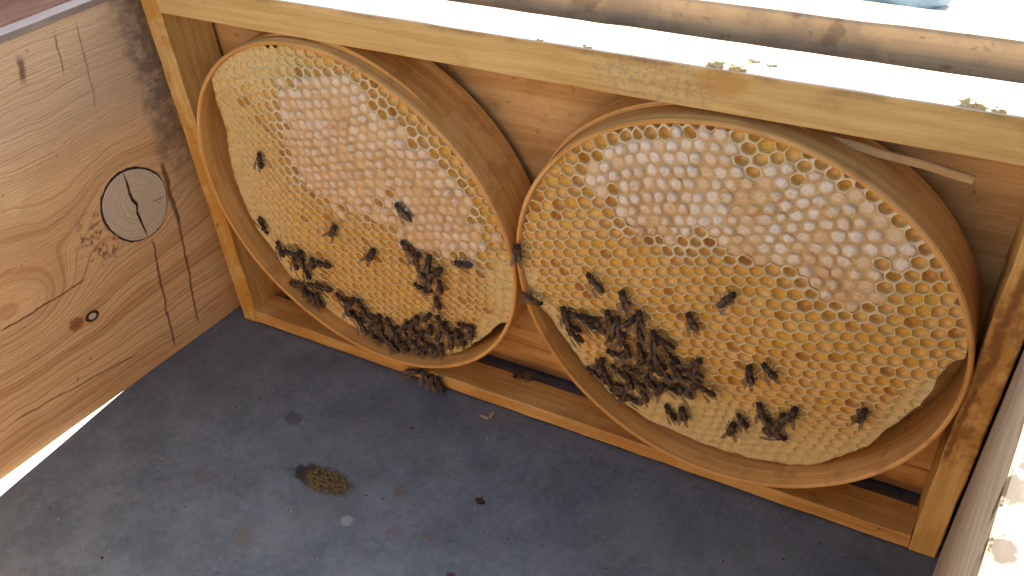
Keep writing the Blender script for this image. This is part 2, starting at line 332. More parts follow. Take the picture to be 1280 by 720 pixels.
D_outlineR = [(-97.8,-23.9),(-91.9,-25.7),(-84,-45.1),(-71.8,-65.9),(-56.1,-82.7),(-36.7,-90.8),(-12,-95.5),(2.9,-96.7),(21.9,-95.7),(42.4,-91.2),(57.2,-82.4),(67.8,-68.4),(75.9,-56),(83.4,-34.9),(90.7,-17.8),(93.6,-3.8),(95.2,7.6),(97.9,13.3),(101.2,15.9),(100.6,23.3),(98.4,30.4),(95.8,37.3),(92.6,43.9),(88.9,50.3),(84.8,56.3),(80.2,62),(75.3,67.3),(70,72.2),(64.4,76.8),(58.5,80.9),(52.4,84.7),(46.1,88),(39.7,90.9),(33,93.5),(26.3,95.6),(19.4,97.4),(12.4,98.7),(5.3,99.6),(-1.9,100.1),(-9.1,100.2),(-16.3,99.8),(-23.5,98.9),(-30.7,97.5),(-37.9,95.6),(-44.9,93.2),(-51.7,90.2),(-58.3,86.7),(-64.6,82.6),(-70.6,78),(-76.2,73),(-81.3,67.4),(-86,61.5),(-90.1,55.1),(-93.7,48.4),(-96.7,41.5),(-99.1,34.4),(-100.9,27.1),(-102.1,19.7),(-102.8,12.3),(-102.8,4.8),(-102.4,-2.5),(-101.4,-9.8),(-99.9,-16.9)]
D_capL = [(-28.4,73.2),(-11.1,82.9),(15.1,88.2),(25.8,81.6),(36.3,74),(50.8,61.5),(63.6,53.1),(73.9,42.6),(80.6,26.7),(83.6,10.2),(78.4,-1.9),(65.6,-4.7),(47.5,-7),(29.1,5.4),(2.9,8),(-18.4,11.5),(-36.2,20.3),(-33.8,38.8),(-34.6,55.7)]
D_capR = [(-66,69.8),(-56.5,80),(-42,88.1),(-24.8,94.2),(-8.2,96.5),(0.1,94),(4.1,87.5),(12.5,83.9),(27.2,90.9),(40.1,85.6),(52,77.6),(63.6,70.7),(73.8,63.3),(77.6,59.4),(72.9,54.1),(66.5,48.5),(64.2,37),(61.4,26.5),(49.2,25.5),(38.8,28.6),(30.3,35.9),(20.7,42.4),(3.9,40.8),(-5.1,41.2),(-8.3,45.9),(-17.6,43.3),(-21.2,36.5),(-44.2,38.5),(-51.8,43.1),(-54.7,57.1),(-66,56)]
D_openL = [(-22.6,78.7),(31.4,73.1),(35.7,70.4),(45.4,80),(48.1,65.4),(58.4,65.3),(20,18.6),(27.5,25.5),(52.9,59.7)]
D_openR = [(3.3,85.5),(9.8,87.7),(16.2,87.7),(26.3,76),(7,81.1),(21.5,83.4),(60.3,52.3),(64.6,47.5),(24.8,90.4),(-11.1,48.9)]
D_iso = [('L',-59.7,23.9,75,0),('L',-74.9,-27.1,-63,0),('L',-14.4,-10.7,56,0),('L',9.5,-21.6,56,0),('L',39.2,16.7,131,0),('L',73.4,-7.4,-167,0),('R',-61.7,5.1,132,0),('R',-46.6,-1.2,103,0),('R',2.6,15.6,57,0),('R',-12.3,-3.5,114,0),('R',17.7,-28.7,101,0),('R',25.9,-21.8,124,0),('R',10.6,-75.8,82,0),('R',16.2,-66.5,116,0),('R',25,-54.7,105,0),('R',29.8,-64.1,118,0),('R',34.7,-57,87,0),('R',39.7,-49,81,0),('R',32.7,-69.2,-4,0),('R',69.9,-34.3,82,0)]
D_clA = [('L',-63.6,-40.1,95,0),('L',-53.2,-38.6,-159,2.8),('L',-47.9,-41.7,76,0),('L',-38.9,-43.2,62,1.2),('L',-30.8,-42.1,-150,0),('L',-54.5,-48.5,85,1.2),('L',-48.4,-54.9,96,0),('L',-60.8,-69.3,-148,1.2),('L',-58.3,-77,89,0),('L',-45.1,-64.6,-147,1.2),('L',-37.5,-65.7,-149,0),('L',-46,-76,82,1.2),('L',-52.4,-87.7,-171,1.2),('L',-57.4,-86.7,74,1.2)]
D_clC = [('L',38.2,-8.2,135,0),('L',43.4,-12.1,59,2.8),('L',50.8,-13.9,69,1.2),('L',55.8,-19.4,45,1.2),('L',43.6,-22.9,109,1.2),('L',41.3,-36.2,178,0),('L',54.9,-30.9,83,1.2),('L',49.2,-46.4,85,0),('L',49.2,-26,64,1.2)]
D_clB = [('L',-25.1,-70.3,155,0),('L',-16.4,-68.3,45,2.8),('L',-11,-71.1,106,1.2),('L',-22.4,-77.4,87,2.8),('L',-18.5,-83.6,128,0),('L',-9.5,-79,-165,0),('L',-3.1,-80.8,44,0),('L',-13.6,-87.6,112,2.8),('L',-7.7,-89.5,63,1.2),('L',1.1,-85,79,1.2),('L',7.7,-80.9,111,0),('L',-4.9,-96.2,179,0),('L',3,-93.3,164,0),('L',11.5,-86.1,64,0),('L',20.8,-77.4,50,0),('L',28.8,-69,64,0),('L',37.4,-63,44,0),('L',14.9,-91.9,177,1.2),('L',23,-86.2,138,1.2),('L',31.1,-79.2,42,1.2),('L',38.2,-73.5,68,0),('L',7.9,-97.3,148,2.8),('L',15.8,-100.1,170,0),('L',25.8,-93.5,67,0),('L',35.9,-85.4,176,1.2),('L',45.3,-75.1,53,2.8),('L',51.4,-68.5,103,0),('L',43.4,-87.5,71,0),('L',53.3,-77.3,74,2.8),('L',58.1,-68.8,57,1.2),('L',65.3,-60.3,-164,0),('L',60.4,-73.6,82,0),('L',68.3,-64.5,80,0),('L',31.7,-97.3,51,0),('L',40.6,-95.9,46,0),('L',25.5,-77,103,0),('L',48.8,-61.6,103,2.8)]
D_clD = [('R',-78.9,-23.2,104,1.2),('R',-72,-20.3,-165,0),('R',-75.9,-30,158,1.2),('R',-65.5,-21.3,143,2.8),('R',-60.7,-23.7,117,0),('R',-55.1,-16.1,93,0),('R',-48.8,-17,89,2.8),('R',-42.7,-11.7,49,2.8),('R',-37.7,-8.1,91,2.8),('R',-74.3,-34.9,157,2.8),('R',-54,-28.9,65,0),('R',-47.9,-29.5,71,0),('R',-38.2,-21.1,99,0),('R',-31.4,-21.4,88,1.2),('R',-61.8,-55.2,61,0),('R',-64.5,-63.3,174,1.2),('R',-57.6,-60.6,103,2.8),('R',-52,-42.9,-170,0),('R',-45.2,-37.9,94,0),('R',-38.5,-33.6,88,0),('R',-30.5,-28.6,80,2.8),('R',-25.2,-21.8,149,1.2),('R',-21.9,-31.4,152,0),('R',-27.4,-38.4,118,1.2),('R',-33.3,-42.7,80,2.8),('R',-43.4,-51.5,-171,0),('R',-49.9,-55.9,165,1.2),('R',-54.9,-70.1,-170,0),('R',-48.4,-69.8,53,0),('R',-40.5,-61,142,1.2),('R',-33.8,-57.7,120,0),('R',-25.6,-45.7,167,2.8),('R',-19.2,-37.5,105,2.8),('R',-16.4,-46.2,-178,0),('R',-52.2,-76.8,152,0),('R',-43.8,-76.9,-178,0),('R',-36.5,-69.1,112,1.2),('R',-27.4,-59.8,62,2.8),('R',-21.5,-57.2,170,0),('R',-15,-56.8,170,0),('R',-9.2,-48.7,68,1.2),('R',-2.9,-47.9,153,2.8),('R',-10.5,-37.3,178,2.8),('R',-9.5,-32.7,53,0),('R',-21.9,-78.5,129,0),('R',-14.9,-75.3,98,1.2),('R',-44.6,-62.8,110,0),('R',-37,-42,53,0)]
# ------------------------------------------------------------------ mesh helpers
def empty(name, loc, label=None, cat=None, group=None):
    o = bpy.data.objects.new(name, None); COL.objects.link(o); o.location = loc; o.empty_display_size = 0.01
    tag(o, label, cat, group); return o
def tag(o, label=None, cat=None, group=None, kind=None):
    for k, v in (('label', label), ('category', cat), ('group', group), ('kind', kind)):
        if v: o[k] = v
    return o
def wloc(p):
    v = Vector((0, 0, 0))
    while p: v += p.location; p = p.parent
    return v
def mesh(name, verts, faces, mats, smooth=False, midx=None, tint=None, uvs=None):
    me = bpy.data.meshes.new(name); me.from_pydata(verts, [], faces)
    for m in (mats if isinstance(mats, (list, tuple)) else [mats]): me.materials.append(m)
    if midx: me.polygons.foreach_set('material_index', midx)
    if smooth is True: me.polygons.foreach_set('use_smooth', [True] * len(me.polygons))
    if tint:
        a = me.color_attributes.new('tint', 'FLOAT_COLOR', 'POINT')
        a.data.foreach_set('color', [c for t in tint for c in (t[0], t[1], t[2], 1.0)])
    if uvs:
        ul = me.uv_layers.new(name='UVMap')
        ul.data.foreach_set('uv', [c for l in me.loops for c in uvs[l.vertex_index]])
    me.update(); return me
def link(name, me, parent=None, loc=None):
    o = bpy.data.objects.new(name, me); COL.objects.link(o)
    if parent: o.parent = parent
    if loc is not None: o.location = loc
    return o
def obj(name, verts, faces, mats, parent=None, **kw):
    """verts in world metres; stored relative to the parent"""
    off = wloc(parent)
    return link(name, mesh(name, [tuple(Vector(v) - off) for v in verts], faces, mats, **kw), parent)
def prism(profile, path, place, jit=0.00012, seed=0.0):
    """sweep a closed profile [(a, b)] along path values; place(a, b, t) -> world point"""
    vs, fs = [], []; n = len(profile)
    for t in path:
        for a, b in profile:
            p = Vector(place(a, b, t)); q = p * 60 + Vector((seed, seed * 2, 0))
            p += Vector((mnoise.noise(q), mnoise.noise(q + Vector((9, 0, 0))), mnoise.noise(q + Vector((0, 9, 0))))) * jit * 2
            vs.append(tuple(p))
    for k in range(len(path) - 1):
        for i in range(n):
            j = (i + 1) % n; fs.append((k * n + i, k * n + j, (k + 1) * n + j, (k + 1) * n + i))
    fs.append(tuple(range(n))[::-1]); fs.append(tuple((len(path) - 1) * n + i for i in range(n)))
    return vs, fs
def fixn(o):
    bm = bmesh.new(); bm.from_mesh(o.data); bmesh.ops.recalc_face_normals(bm, faces=bm.faces); bm.to_mesh(o.data); bm.free(); return o
def chamfer(a0, a1, b0, b1, c=0.0007):
    return [(a0 + c, b0), (a1 - c, b0), (a1, b0 + c), (a1, b1 - c), (a1 - c, b1), (a0 + c, b1), (a0, b1 - c), (a0, b0 + c)]
def lin(a, b, n): return [a + (b - a) * i / n for i in range(n + 1)]
def ends(a, b, n): return [a, a + 0.0006] + lin(a + 0.004, b - 0.004, n) + [b - 0.0006, b]

# ------------------------------------------------------------------ setting
gv = [(-60, -60, -0.25), (60, -60, -0.25), (60, 60, -0.25), (-60, 60, -0.25)]
tag(obj('ground', gv, [(0, 1, 2, 3)], M_GROUND), kind='structure')
vs, fs = prism([(-0.0238, -0.0022), (0.56, -0.0022), (0.56, -0.0007), (-0.0238, -0.0007)], lin(-0.52, 0.12, 20), lambda a, b, t: (a, t, b), 0.0002)
tag(fixn(obj('floor', vs, fs, M_FLOOR)), kind='structure')

# ------------------------------------------------------------------ hive box
KL, KR = 0.123, 0.105
def xl(y): return -0.0125 + KL * y
def xr(y): return 0.4493 + KR * y
box = empty('hive_box', (0.21, -0.18, 0), 'open pine hive box around the frame, knotty left wall, rebated top edges', 'hive box')
prof = [(0, 0), (0.0, 0.2283), (0.0007, 0.229), (0.0100, 0.229), (0.0100, 0.2473), (0.0107, 0.248), (0.0213, 0.248), (0.022, 0.2473), (0.022, 0)]
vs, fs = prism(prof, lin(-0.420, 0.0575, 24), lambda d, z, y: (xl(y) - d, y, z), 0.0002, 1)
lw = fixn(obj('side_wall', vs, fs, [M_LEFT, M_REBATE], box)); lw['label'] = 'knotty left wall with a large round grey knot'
for f in lw.data.polygons:
    if f.center.z > 0.2295: f.material_index = 1
vs, fs = prism(prof, lin(-0.420, 0.0575, 24), lambda d, z, y: (xr(y) + d, y, z), 0.0003, 2)
rw = fixn(obj('side_wall', vs, fs, M_BOXOUT, box)); rw['label'] = 'weathered grey right wall with a sunlit stained ledge'
# rear wall: two planks, a seam near the floor
rear = fixn(obj('rear_wall', *prism(chamfer(0.0368, 0.0572, 0.0005, 0.019, 0.0009), ends(xl(0.047) - 0.004, xr(0.047) + 0.004, 30), lambda a, b, t: (t, a, b), 0.00025, 3), M_REAR, box))
fixn(obj('plank', *prism(chamfer(0.036, 0.0578, 0.0205, 0.2485, 0.0010), ends(xl(0.047) - 0.004, xr(0.047) + 0.004, 30), lambda a, b, t: (t, a, b), 0.00025, 4), M_REAR, rear))
fixn(obj('front_wall', *prism(chamfer(-0.4195, -0.398, 0.0005, 0.2485, 0.001), ends(xl(-0.41) - 0.004, xr(-0.41) + 0.004, 24), lambda a, b, t: (t, a, b), 0.0003, 5), M_FRONT, box))
# metal frame rest on the left ledge: a thin strip with a turned-down lip
vs, fs = prism([(-0.0007, 0.2265), (-0.0007, 0.2297), (0.0096, 0.2297), (0.0096, 0.2292), (-0.0001, 0.2292), (-0.0001, 0.2265)], lin(-0.395, -0.004, 24), lambda d, z, y: (xl(y) - d, y, z), 0.00008, 6)
ms = fixn(obj('metal_strip', vs, fs, M_STRIP, lw)); ms['label'] = 'shiny galvanised strip along the ledge'
# the big dead knot: dark bark disc with two halves split by a jagged crack
def wallp(y, z, out): return (xl(y) + out, y, z)
KC, KY, KZ = (-0.0358, 0.1115), 0.0215, 0.0240
def ell(a, s): return (KC[0] + (KY * s) * math.cos(a) * (1 + 0.03 * math.sin(3 * a)), KC[1] + (KZ * s) * math.sin(a) * (1 + 0.02 * math.cos(2 * a + 1)))
n = 48
vs = [wallp(*ell(2 * math.pi * i / n, 1.0 + 0.03 * mnoise.noise(Vector((i * 1.3, 0, 0)))), 0.0004) for i in range(n)] + [wallp(*ell(2 * math.pi * i / n, 1.03 + 0.05 * mnoise.noise(Vector((i * 1.3, 0, 0)))), -0.0006) for i in range(n)]
fs = [tuple(range(n))] + [(i, i + n, (i + 1) % n + n, (i + 1) % n) for i in range(n)]
kn = fixn(obj('knot', vs, fs, M_BARK, lw)); kn['label'] = 'large round grey dead knot with a dark rim and crack'
A0 = R(92); A1 = R(268)                       # the crack runs between these two rim angles
cr = []
for i in range(11):
    t = i / 10; p0, p1 = ell(A0, 0.955), ell(A1, 0.955)
    cr.append((p0[0] + (p1[0] - p0[0]) * t + 0.0010 * mnoise.noise(Vector((t * 9, 5, 0))) * 2, p0[1] + (p1[1] - p0[1]) * t, 0.0005 + 0.0019 * math.sin(math.pi * t) ** 0.6 * (0.7 + 0.6 * random.random())))
for sgn, (b0, b1) in ((-1, (A0, A1)), (1, (A1, A0 + 2 * math.pi))):
    rimp = [ell(b0 + (b1 - b0) * i / 20, 0.955 + 0.012 * mnoise.noise(Vector((b0 + (b1 - b0) * i / 20 * 3, 2, 0)))) for i in range(1, 20)]
    edge = [(a + sgn * w * 0.5, b) for a, b, w in cr]
    poly = (edge[::-1] if sgn == -1 else edge)
    pts = poly + rimp
    if sgn == -1: pts = edge[::-1] + rimp if math.hypot(edge[0][0] - rimp[0][0], edge[0][1] - rimp[0][1]) < 0.01 else edge + rimp
    else: pts = edge + rimp if math.hypot(edge[-1][0] - rimp[0][0], edge[-1][1] - rimp[0][1]) < 0.01 else edge[::-1] + rimp
    m = len(pts)
    vs = [wallp(a, b, 0.0012) for a, b in pts] + [wallp(a, b, 0.0003) for a, b in pts]
    fs = [tuple(range(m))] + [(i, i + m, (i + 1) % m + m, (i + 1) % m) for i in range(m)]
    fixn(obj('knot_half', vs, fs, M_KNOT, lw))
# small oval knot below it
vs = []; n = 20
for s, o_ in ((1.0, 0.0001), (0.8, 0.0009), (0.55, 0.0004)):
    vs += [wallp(-0.086 + 0.0046 * s * math.cos(2 * math.pi * i / n), 0.0613 + 0.0036 * s * math.sin(2 * math.pi * i / n), o_) for i in range(n)]
fs = [(k * n + i, (k + 1) * n + i, (k + 1) * n + (i + 1) % n, k * n + (i + 1) % n) for k in range(2) for i in range(n)] + [tuple(2 * n + i for i in range(n))]
sk = fixn(obj('knot', vs, fs, [M_BARK, M_KNOT], lw)); sk['label'] = 'small oval knot'
sk.data.polygons[len(fs) - 1].material_index = 1

# ------------------------------------------------------------------ wooden frame
FW, FH = 0.448, 0.2378
fr = empty('wooden_frame', (FW / 2, 0.013, 0), 'yellow pine frame holding the two round combs, brown propolis on right bar', 'hive frame')
ST = 0.0127
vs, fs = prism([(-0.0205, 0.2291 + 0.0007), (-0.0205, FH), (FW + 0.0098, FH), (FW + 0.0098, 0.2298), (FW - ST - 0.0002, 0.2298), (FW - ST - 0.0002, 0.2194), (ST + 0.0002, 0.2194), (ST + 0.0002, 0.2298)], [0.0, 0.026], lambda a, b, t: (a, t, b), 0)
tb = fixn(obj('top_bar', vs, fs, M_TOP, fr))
bm = bmesh.new(); bm.from_mesh(tb.data)
bmesh.ops.bevel(bm, geom=[e for e in bm.edges], offset=0.0007, segments=2, affect='EDGES', profile=0.6)
for x_ in [0.02 + 0.0125 * i for i in range(34)]:
    bmesh.ops.bisect_plane(bm, geom=bm.verts[:] + bm.edges[:] + bm.faces[:], plane_co=Vector((x_ - FW / 2, 0, 0)), plane_no=Vector((1, 0, 0)))
for v in bm.verts:
    q = v.co * 70; v.co += Vector((0, mnoise.noise(q), mnoise.noise(q + Vector((5, 5, 5))))) * 0.0003
bm.to_mesh(tb.data); bm.free()
fixn(obj('side_bar', *prism(chamfer(0.0, ST, 0.0004, 0.0337), ends(0.0, 0.2291, 24), lambda a, b, t: (a, b, t), 0.0003, 7), M_SIDE_L, fr))
sb = fixn(obj('side_bar', *prism(chamfer(FW - ST, FW, 0.0004, 0.0337), ends(0.0, 0.2291, 24), lambda a, b, t: (a, b, t), 0.0003, 8), M_SIDE_R, fr))
sb['label'] = 'right side bar smeared with brown propolis'
fixn(obj('bottom_bar', *prism(chamfer(0.0004, 0.0215, 0.0003, 0.0096), ends(ST + 0.0001, FW - ST - 0.0001, 30), lambda a, b, t: (t, a, b), 0.0003, 9), M_BOT, fr))
fixn(obj('lath', *prism(chamfer(-0.0010, 0.0010, -0.0018, 0.0018, 0.0005), lin(0.295, 0.4145, 14), lambda a, b, t: (t, 0.0145 + a - 0.02 * (t - 0.295), 0.2145 + b - 0.058 * (t - 0.295) - 0.25 * (t - 0.295) ** 2), 0.0003, 10), M_LATH, fr))
def lump(name, c, r, m, parent, seed, amp=0.45, sub=2):
    bm = bmesh.new(); bmesh.ops.create_icosphere(bm, subdivisions=sub, radius=1.0)
    for v in bm.verts:
        k = 1 + amp * mnoise.noise(v.co * 1.7 + Vector((seed, seed, 0))) + amp * 0.5 * mnoise.noise(v.co * 4 + Vector((seed, 0, 0)))
        v.co = Vector((v.co.x * r[0] * k, v.co.y * r[1] * k, v.co.z * r[2] * k))
    me = bpy.data.meshes.new(name); bm.to_mesh(me); bm.free(); me.materials.append(m)
    me.polygons.foreach_set('use_smooth', [True] * len(me.polygons))
    return link(name, me, parent, Vector(c) - wloc(parent))
for i, (x_, y_, rx, rz) in enumerate(((0.3165, 0.002, 0.0042, 0.0024), (0.3245, 0.0015, 0.0036, 0.0022), (0.328, 0.011, 0.003, 0.001), (0.3355, 0.010, 0.0025, 0.001), (0.405, 0.002, 0.003, 0.0026), (0.4095, 0.0015, 0.0028, 0.002), (0.415, 0.0012, 0.0026, 0.0017), (0.262, 0.0012, 0.0028, 0.0009), (0.2405, 0.001, 0.002, 0.0008))):
    lump('burr_wax', (x_, y_, FH + rz * 0.35), (rx * 0.8, 0.0016, rz * 0.6), M_BURR, fr, i * 3.1, 0.9, 3)
# ------------------------------------------------------------------ round combs
YH = -0.004
HOOP = {'L': (0.11791, 0.11514, (0.10338, 0.00089, -0.00471, 0.00071, 0.00002), 0.0350),
        'R': (0.32937, 0.11463, (0.10456, 0.00089, -0.00203, 0.00048, 0.00124), 0.0300)}
def ss(a, b, x):
    t = min(1.0, max(0.0, (x - a) / (b - a))); return t * t * (3 - 2 * t)
def rec(s, u, v):
    low = ss(.01, -.085, v)
    if s == 'R': return .0018 + .010 * low
    return .0018 + .009 * max(low, ss(-.03, -.095, u) * ss(.075, .03, v))
def rad(s, t):
    h = HOOP[s][2]; return h[0] + h[1] * math.cos(2 * t) + h[2] * math.sin(2 * t) + h[3] * math.cos(3 * t) + h[4] * math.sin(3 * t)
def inside(poly, x, y):
    c = False; j = len(poly) - 1
    for i in range(len(poly)):
        xi, yi = poly[i]; xj, yj = poly[j]
        if (yi > y) != (yj > y) and x < (xj - xi) * (y - yi) / (yj - yi) + xi: c = not c
        j = i
    return c
def nearest(poly, x, y):
    best = None
    for i in range(len(poly)):
        ax, ay = poly[i - 1]; bx, by = poly[i]; dx, dy = bx - ax, by - ay
        t = max(0, min(1, ((x - ax) * dx + (y - ay) * dy) / (dx * dx + dy * dy + 1e-15)))
        px, py = ax + t * dx, ay + t * dy; d = math.hypot(px - x, py - y)
        if best is None or d < best[0]: best = (d, px, py)
    return best
def lerp3(a, b, t): return tuple(a[i] + (b[i] - a[i]) * t for i in range(3))
def nz(x, y, k, o=0.0): return mnoise.noise(Vector((x * k + o, y * k - o, o * 0.7)))

def make_hoop(s, parent, label):
    cx, cz, h, dep = HOOP[s]; n = 160; th = 0.0023
    prof = [(0.0, 0.0007), (-0.0006, 0.0), (-th + 0.0006, 0.0), (-th, 0.0007), (-th, dep * 0.5), (-th, dep), (0.0, dep), (0.0, dep * 0.5)]
    vs, uv, fs = [], [], []; m = len(prof)
    for i in range(n + 1):
        t = 2 * math.pi * i / n; r = rad(s, t)
        for k, (dr, dy) in enumerate(prof):
            rr = r + dr + 0.00025 * nz(math.cos(t), math.sin(t), 3.0, 3 + k)
            wob = 0.0006 * nz(math.cos(t), math.sin(t), 2.0, 8) if True else 0
            vs.append((cx + rr * math.cos(t), YH + dy + wob, cz + rr * math.sin(t))); uv.append((t * 0.104, dy + dr))
    for i in range(n):
        for k in range(m):
            a, b = i * m + k, i * m + (k + 1) % m; fs.append((a, b, b + m, a + m))
    o = fixn(obj('hoop', vs, fs, M_HOOP, parent, uvs=uv)); return o
def overlap_strip(s, parent, t0, t1, y0, y1, off, th=0.0014):
    cx, cz = HOOP[s][:2]; n = 40; vs, uv, fs = [], [], []
    for i in range(n + 1):
        f = i / n; t = t0 + (t1 - t0) * f; r = rad(s, t) + 0.0003
        k = max(0.12, min(1, f * 6) * min(1, (1 - f) * 6))
        for dr, y in ((0, y0), (th * k + off * math.sin(math.pi * f), y0), (th * k + off * math.sin(math.pi * f), y1), (0, y1)):
            vs.append((cx + (r + dr) * math.cos(t), y, cz + (r + dr) * math.sin(t))); uv.append((t * 0.104 + 0.3, y + dr))
    fs = [(i * 4 + k, i * 4 + (k + 1) % 4, i * 4 + 4 + (k + 1) % 4, i * 4 + 4 + k) for i in range(n) for k in range(4)] + [(0, 1, 2, 3), (n * 4 + 3, n * 4 + 2, n * 4 + 1, n * 4)]
    return fixn(obj('overlap_strip', vs, fs, M_HOOP, parent, uvs=uv))

CAMP = Vector(cam_o.location)
PALE = (0.78, 0.62, 0.28); RIM = (0.86, 0.67, 0.32); INNER = (0.82, 0.54, 0.155); DEEP = (0.77, 0.45, 0.07); WHITE = (0.90, 0.79, 0.60); TAN = (0.78, 0.54, 0.27)
def make_comb(s, parent):
    cx, cz = HOOP[s][:2]
    OUT = [(a / 1000, b / 1000) for a, b in (D_outlineL if s == 'L' else D_outlineR)]
    CAP = [(a / 1000, b / 1000) for a, b in (D_capL if s == 'L' else D_capR)]
    OPN = [(a / 1000, b / 1000) for a, b in (D_openL if s == 'L' else D_openR)]
    # slab: ragged side wall and back of the comb
    fine = []
    for i in range(len(OUT)):
        a, b = OUT[i], OUT[(i + 1) % len(OUT)]; L = math.hypot(b[0] - a[0], b[1] - a[1]); k = max(1, int(L / 0.0022))
        for j in range(k):
            x, y = a[0] + (b[0] - a[0]) * j / k, a[1] + (b[1] - a[1]) * j / k
            t = math.atan2(y, x); slack = rad(s, t) - 0.0026 - math.hypot(x, y)
            am = min(0.0013, max(0, slack)) ; d = am * nz(x, y, 260, 2)
            fine.append((x + d * math.cos(t), y + d * math.sin(t)))
    OUT = fine
    pitch = 0.0065 if s == 'R' else 0.0063; rot = R(17 if s == 'R' else 16)
    def surf(x, y): return rec(s, x, y) + 0.0007 * nz(x, y, 45, 4) + 0.0006 * nz(x, y, 14, 9)
    n = len(OUT); vs, tn, fs = [], [], []
    for dy in (0.0002, 0.004, 0.0095):
        for x, y in OUT:
            vs.append((cx + x, YH + surf(x, y) + dy, cz + y)); tn.append(lerp3(PALE, TAN, 0.4 + dy * 30))
    for k in range(2):
        for i in range(n): fs.append((k * n + i, k * n + (i + 1) % n, (k + 1) * n + (i + 1) % n, (k + 1) * n + i))
    fs.append(tuple(2 * n + i for i in range(n)))
    comb = fixn(obj('comb', vs, fs, M_WAX, parent, tint=tn))
    # lattice
    N = 30; hx, hy = pitch, pitch * math.sqrt(3) / 2
    cr, sr = math.cos(rot), math.sin(rot)
    def warp(a, b):
        x, y = a * cr - b * sr, a * sr + b * cr
        x += 0.0045 * nz(x, y, 13, 1.7) + 0.0028 * nz(x, y, 30, 5.1); y += 0.0045 * nz(x, y, 13, 7.3) + 0.0028 * nz(x, y, 30, 2.2)
        x += 0.0012 * nz(a * 1.0, b * 1.0, 150, 3.3); y += 0.0012 * nz(a, b, 150, 6.1)
        return x, y
    rad_c = pitch / math.sqrt(3)
    cells = []
    for j in range(-N, N + 1):
        for i in range(-N, N + 1):
            a = (i + 0.5 * (j % 2)) * hx; b = j * hy
            c0 = warp(a, b)
            n0 = nearest(OUT, *c0)
            if not inside(OUT, *c0) and n0[0] > 0.0037: continue
            cor = []
            for k in range(6):
                t = R(90 + 60 * k); q = warp(a + rad_c * math.cos(t), b + rad_c * math.sin(t))
                nd = nearest(OUT, *q)
                if not inside(OUT, *q) or nd[0] < 0.0022: q = (nd[1], nd[2])
                cor.append(q)
            c = (sum(q[0] for q in cor) / 6, sum(q[1] for q in cor) / 6)
            ar = 0.5 * abs(sum(cor[k][0] * cor[(k + 1) % 6][1] - cor[(k + 1) % 6][0] * cor[k][1] for k in range(6)))
            if ar < 0.16 * pitch * pitch: continue
            cells.append((c, cor))
    built = []
    for (c, cor) in cells:
        x, y = c; edge = nearest(OUT, x, y)[0]
        capd = nearest(CAP, x, y)[0] * (1 if inside(CAP, x, y) else -1) + 0.0060 * nz(x, y, 150, 4.4) + 0.003 * nz(x, y, 45, 3.0)
        capped = capd > 0 and min([math.hypot(x - a, y - b) for a, b in OPN]) > 0.0033 and edge > 0.0040
        if s == 'L' and not capped and capd > -0.012 and y < 0.02 and y > -0.02 and nz(x, y, 300, 1.1) > 0.28: capped = True
        # ring of 12: corners and edge middles
        ring = []
        for k in range(6):
            p, q = cor[k], cor[(k + 1) % 6]; ring += [p, ((p[0] + q[0]) / 2, (p[1] + q[1]) / 2)]
        vs, tn, fs, mi = [], [], [], []
        def add(px, py, dy, t): vs.append((cx + px, YH + surf(px, py) + dy, cz + py)); tn.append(t)
        m = 12
        rmean = sum(math.hypot(p[0] - x, p[1] - y) for p in ring) / 12
        def ringpt(k, f, rnd):
            px, py = ring[k]; dx, dy = px - x, py - y; L = math.hypot(dx, dy) + 1e-9
            tgt = (1 - rnd) * L + rnd * min(rmean, L * 1.08)
            return x + dx / L * tgt * f, y + dy / L * tgt * f
        if capped:
            whit = min(1, max(0, 0.56 + 0.9 * nz(x, y, 55, 3.9) + 0.55 * nz(x, y, 400, 8.8)))
            top = (y > 0.05) if s == 'R' else (y > 0.045)
            if top: whit = min(1, whit + 0.3 * ss(0.02, 0.002, capd))
            smear = max(ss(0.009, 0.002, capd) * ss(0.03, 0.06, y) * ss(-0.1, 0.35, nz(x, y, 110, 2.9)), ss(0.32, 0.5, nz(x, y, 70, 31.0)))
            if s == 'L': whit *= 0.6; smear *= 0.7
            hgt = 0.0015 + 0.0015 * max(-0.75, nz(x, y, 350, 5.5) * 1.8)
            if nz(x, y, 260, 12.3) > 0.36: hgt *= 0.2; whit *= 0.3
            ox, oy = 0.0011 * nz(x, y, 500, 1), 0.0009 + 0.0010 * nz(x, y, 500, 2)
            colp = lerp3(TAN, WHITE, whit); colv = lerp3(lerp3(TAN, WHITE, whit * 0.4), (0.64, 0.41, 0.15), 0.35 + 0.45 * (1 - smear)); colp = lerp3(colp, WHITE, 0.35 * smear)
            for k in range(m): add(*ring[k], 0.0005 - 0.0006 * nz(*ring[k], 240, 7.7), colv)
            for f, hh, off in ((0.84, 0.10, 0.3), (0.68, 0.58, 0.7), (0.48, 0.95, 1.0), (0.22, 1.0, 1.0)):
                for k in range(m):
                    px, py = ringpt(k, f * (1 + 0.24 * nz(ring[k][0], ring[k][1], 420, 3.1)), 0.75)
                    wv = 1 + 0.6 * nz(px, py, 520, 2) if hh > 0.5 else 1
                    add(px + ox * off, py + oy * off, 0.0005 - hgt * hh * wv - 0.0004 * nz(px, py, 240, 7.7), lerp3(colv, colp, min(1, hh * 1.05)))
            add(x + ox, y + oy, 0.0005 - hgt * 1.02, colp)
            for r_ in range(4):
                for k in range(m): fs.append((r_ * m + k, r_ * m + (k + 1) % m, (r_ + 1) * m + (k + 1) % m, (r_ + 1) * m + k))
            for k in range(m): fs.append((4 * m + k, 4 * m + (k + 1) % m, 5 * m))
            mi = [0] * len(fs)
        else:
            near = ss(-0.012, 0.0, capd)                            # close to the capped field: thicker, rounder, deeper
